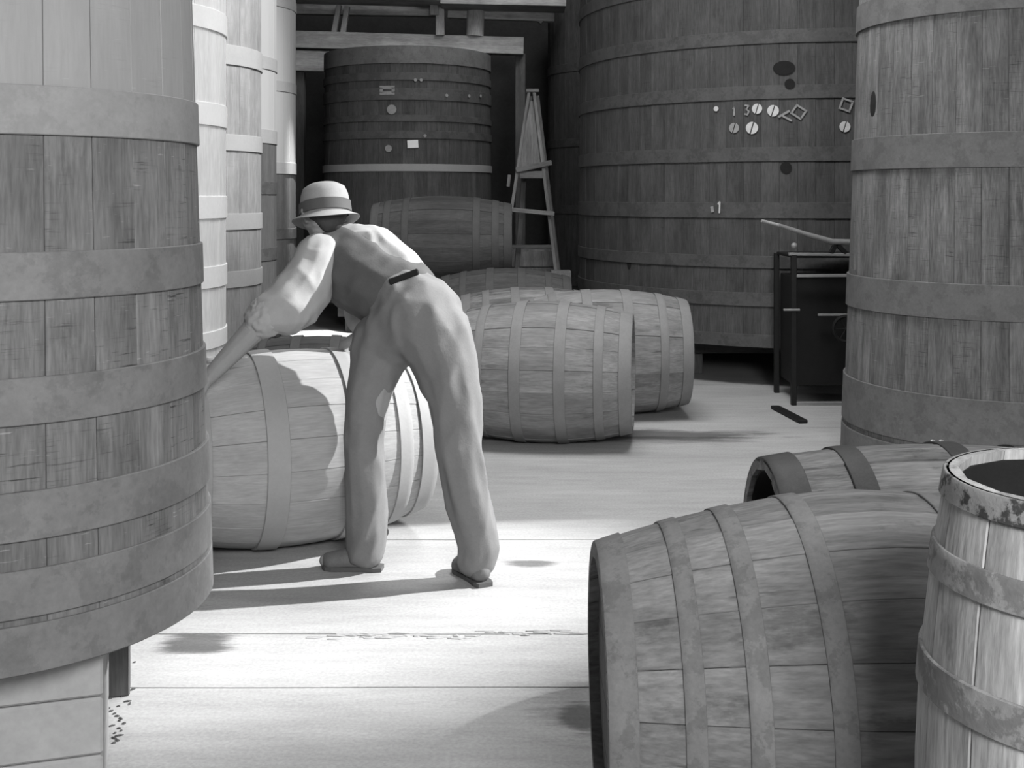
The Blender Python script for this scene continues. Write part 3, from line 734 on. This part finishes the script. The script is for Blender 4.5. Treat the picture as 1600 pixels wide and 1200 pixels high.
def fold_fn(sc, amp, st=(1, 1, .4)):
    def f(p):
        q = Vector((p.x*st[0], p.y*st[1], p.z*st[2]))*sc
        q2 = q+Vector((noise.noise(q*.6), noise.noise(q*.6+Vector((5, 5, 5))), 0))*1.2
        r = 1-abs(noise.noise(q2))*2
        return amp*(r-.5)+amp*.5*noise.noise(q*2.3)
    return f

def trousers(bm):
    hull(bm, ico_pts(pel+Vector((.0, 0, -.01)), .172)+ico_pts(wai+Vector((.02, -.01, -.03)), .142))
    hull(bm, ico_pts(pel, .165)+ico_pts(hipR, .135))
    hull(bm, ico_pts(pel+Vector((-.02, 0, -.02)), .16)+ico_pts(hipL, .118))
    chain(bm, [(hipR, .135), (hipR.lerp(kneeR, .55)+Vector((.032, 0, 0)), .099), (kneeR+Vector((.02, 0, 0)), .088), (kneeR.lerp(ankR, .5)+Vector((.015, 0, 0)), .086), (ankR+Vector((.01, 0, .03)), .076), (ankR+Vector((0, 0, -.01)), .074)])
    chain(bm, [(hipL, .118), (hipL.lerp(kneeL, .55)+Vector((-.022, 0, 0)), .080), (kneeL, .077), (kneeL.lerp(ankL, .5)+Vector((.01, 0, 0)), .084), (ankL+Vector((.015, 0, .02)), .080), (ankL+Vector((.01, 0, -.02)), .078)])
skinned('trousers', trousers, M['trousers'], .011, 3, fold_fn(8, .009, (1, 1, .5)))

def vest(bm):
    chain(bm, [(wai+Vector((.03, 0, -.01)), .142), (wai+Vector((-.01, 0, -.015)), .150), (che+Vector((-.01, 0, -.02)), .158), (upc+Vector((-.005, 0, -.01)), .135)])
    hull(bm, ico_pts(upc, .125)+ico_pts(shL+Vector((.03, .02, 0)), .070)+ico_pts(neck+Vector((.01, 0, -.03)), .066))
    hull(bm, ico_pts(upc, .125)+ico_pts(shR+Vector((-.03, -.02, 0)), .072)+ico_pts(neck+Vector((.01, 0, -.03)), .066))
skinned('waistcoat', vest, M['vest'], .010, 4, fold_fn(8, .006, (1, 1, 1)))

def shirt(bm):
    # back of the shirt, collar and full sleeves rolled to the elbow
    hull(bm, ico_pts(neck+Vector((0, 0, -.012)), .070)+ico_pts(neck+Vector((.004, 0, .012)), .062))
    chain(bm, [(shL+Vector((.0, .0, .005)), .084), (shL.lerp(elL, .4)+Vector((.02, 0, -.04)), .108), (shL.lerp(elL, .78)+Vector((.025, 0, -.035)), .112), (elL+Vector((.005, 0, -.012)), .086)])
    chain(bm, [(shR, .084), (shR.lerp(elR, .5), .088), (elR, .074)])
    hull(bm, ico_pts(shR+Vector((0, -.02, .0)), .082)+ico_pts(neck+Vector((.03, .02, -.01)), .06)+ico_pts(che+Vector((.045, .02, .055)), .11)+ico_pts(wai+Vector((.035, .02, .055)), .095))
skinned('shirt', shirt, M['shirt'], .009, 3, fold_fn(9, .006, (1, 1, .7)))
def cuff(el, ha):
    def f(bm):
        d = (ha-el).normalized(); c = el+d*.035
        chain(bm, [(c+Vector((0, 0, -.006))-d*.025, .082), (c+d*.02, .076)])
    return f
skinned('rolled_cuff', cuff(elL, haL), M['shirt'], .008, 3, fold_fn(30, .007, (1, 1, 1)))
skinned('rolled_cuff', cuff(elR, haR), M['shirt'], .009, 3)
# back cinch of the waistcoat and the waistband
bm = bmesh.new(); beam_bm(bm, W(608, 441, 4.262)-FEET, W(654, 424, 4.247)-FEET, .008, .024); obj('back_strap', mesh_of(bm, 'back_strap', M['void']), man)

def hair(bm):
    f = Vector((-.50, .62, -.45)).normalized()
    hull(bm, ico_pts(headc-f*.022+Vector((0, 0, .02)), .094)+ico_pts(headc-f*.05-Vector((0, 0, .035)), .062))
skinned('hair', hair, plain('dark_hair', .05, .3, 40, .8), .009, 2)
# hat
hat_up = Vector((-.10, .22, .97)).normalized()
hm = Matrix.Translation(W(509, 338, 4.52)-FEET) @ hat_up.to_track_quat('Z', 'Y').to_matrix().to_4x4()
bm = bmesh.new()
prof = [(.094, .0), (.099, .012), (.097, .045), (.092, .085), (.082, .112), (.06, .126), (.03, .124), (0, .118)]
lathe_bm(bm, prof+[(.03, .119), (.057, .121), (.078, .108), (.088, .083), (.093, .045), (.092, .0)], 48, True)
for v in bm.verts: v.co.y *= 1.1
hat = obj('hat', mesh_of(bm, 'hat', M['felt'], True), man, hm)
bm = bmesh.new(); n_ = 56; rings = []
for r, z in ((.090, .004), (.094, .008), (.112, .000), (.128, -.006), (.132, -.009), (.128, -.011), (.112, -.005), (.090, .000)):
    rings.append([bm.verts.new((r*math.cos(2*PI*i/n_), 1.12*r*math.sin(2*PI*i/n_), z+(r-.09)*.45*math.cos(4*PI*i/n_+.6)*.5-(r-.09)*.25)) for i in range(n_)])
for a, b in zip(rings, rings[1:]):
    for i in range(n_): bm.faces.new((a[i], a[(i+1) % n_], b[(i+1) % n_], b[i]))
obj('brim', mesh_of(bm, 'brim', M['felt'], True), hat)
bm = bmesh.new(); lathe_bm(bm, [(.099, .008), (.1025, .010), (.101, .052), (.097, .054)], 48)
for v in bm.verts: v.co.y *= 1.1
obj('hat_band', mesh_of(bm, 'hat_band', M['band'], True), hat)

def shoe(an, d):
    d = d.normalized(); c = Vector((an.x, an.y, 0)); s = Vector((-d.y, d.x, 0))
    def f(bm):
        hull(bm, ico_pts(c-d*.035+Vector((0, 0, .045)), .040)+ico_pts(c+Vector((0, 0, .085)), .044)+ico_pts(c+d*.03+Vector((0, 0, .04)), .040))
        hull(bm, ico_pts(c+d*.02+Vector((0, 0, .048)), .042)+ico_pts(c+d*.13+Vector((0, 0, .032)), .030)+ico_pts(c+d*.115+s*.016+Vector((0, 0, .03)), .030)+ico_pts(c+d*.115-s*.016+Vector((0, 0, .03)), .030))
    o = skinned('shoe', f, M['leather'], .007, 3)
    bm = bmesh.new(); pts = []
    for t, wd in ((-.078, .028), (-.05, .036), (0, .032), (.06, .037), (.11, .043), (.135, .036), (.150, .018)): pts.append((t, wd))
    poly = [c+d*t+s*q for t, q in pts]+[c+d*t-s*q for t, q in pts[::-1]]
    lo = [bm.verts.new(p-FEET+Vector((0, 0, .001))) for p in poly]; hi = [bm.verts.new(p-FEET+Vector((0, 0, .016))) for p in poly]
    bm.faces.new(lo[::-1]); bm.faces.new(hi)
    for q in range(len(lo)): bm.faces.new((lo[q], lo[(q+1) % len(lo)], hi[(q+1) % len(lo)], hi[q]))
    obj('sole', mesh_of(bm, 'sole', M['band']), o)
shoe(ankR, Vector((-.45, .85, 0))); shoe(ankL, Vector((-.97, .10, 0)))
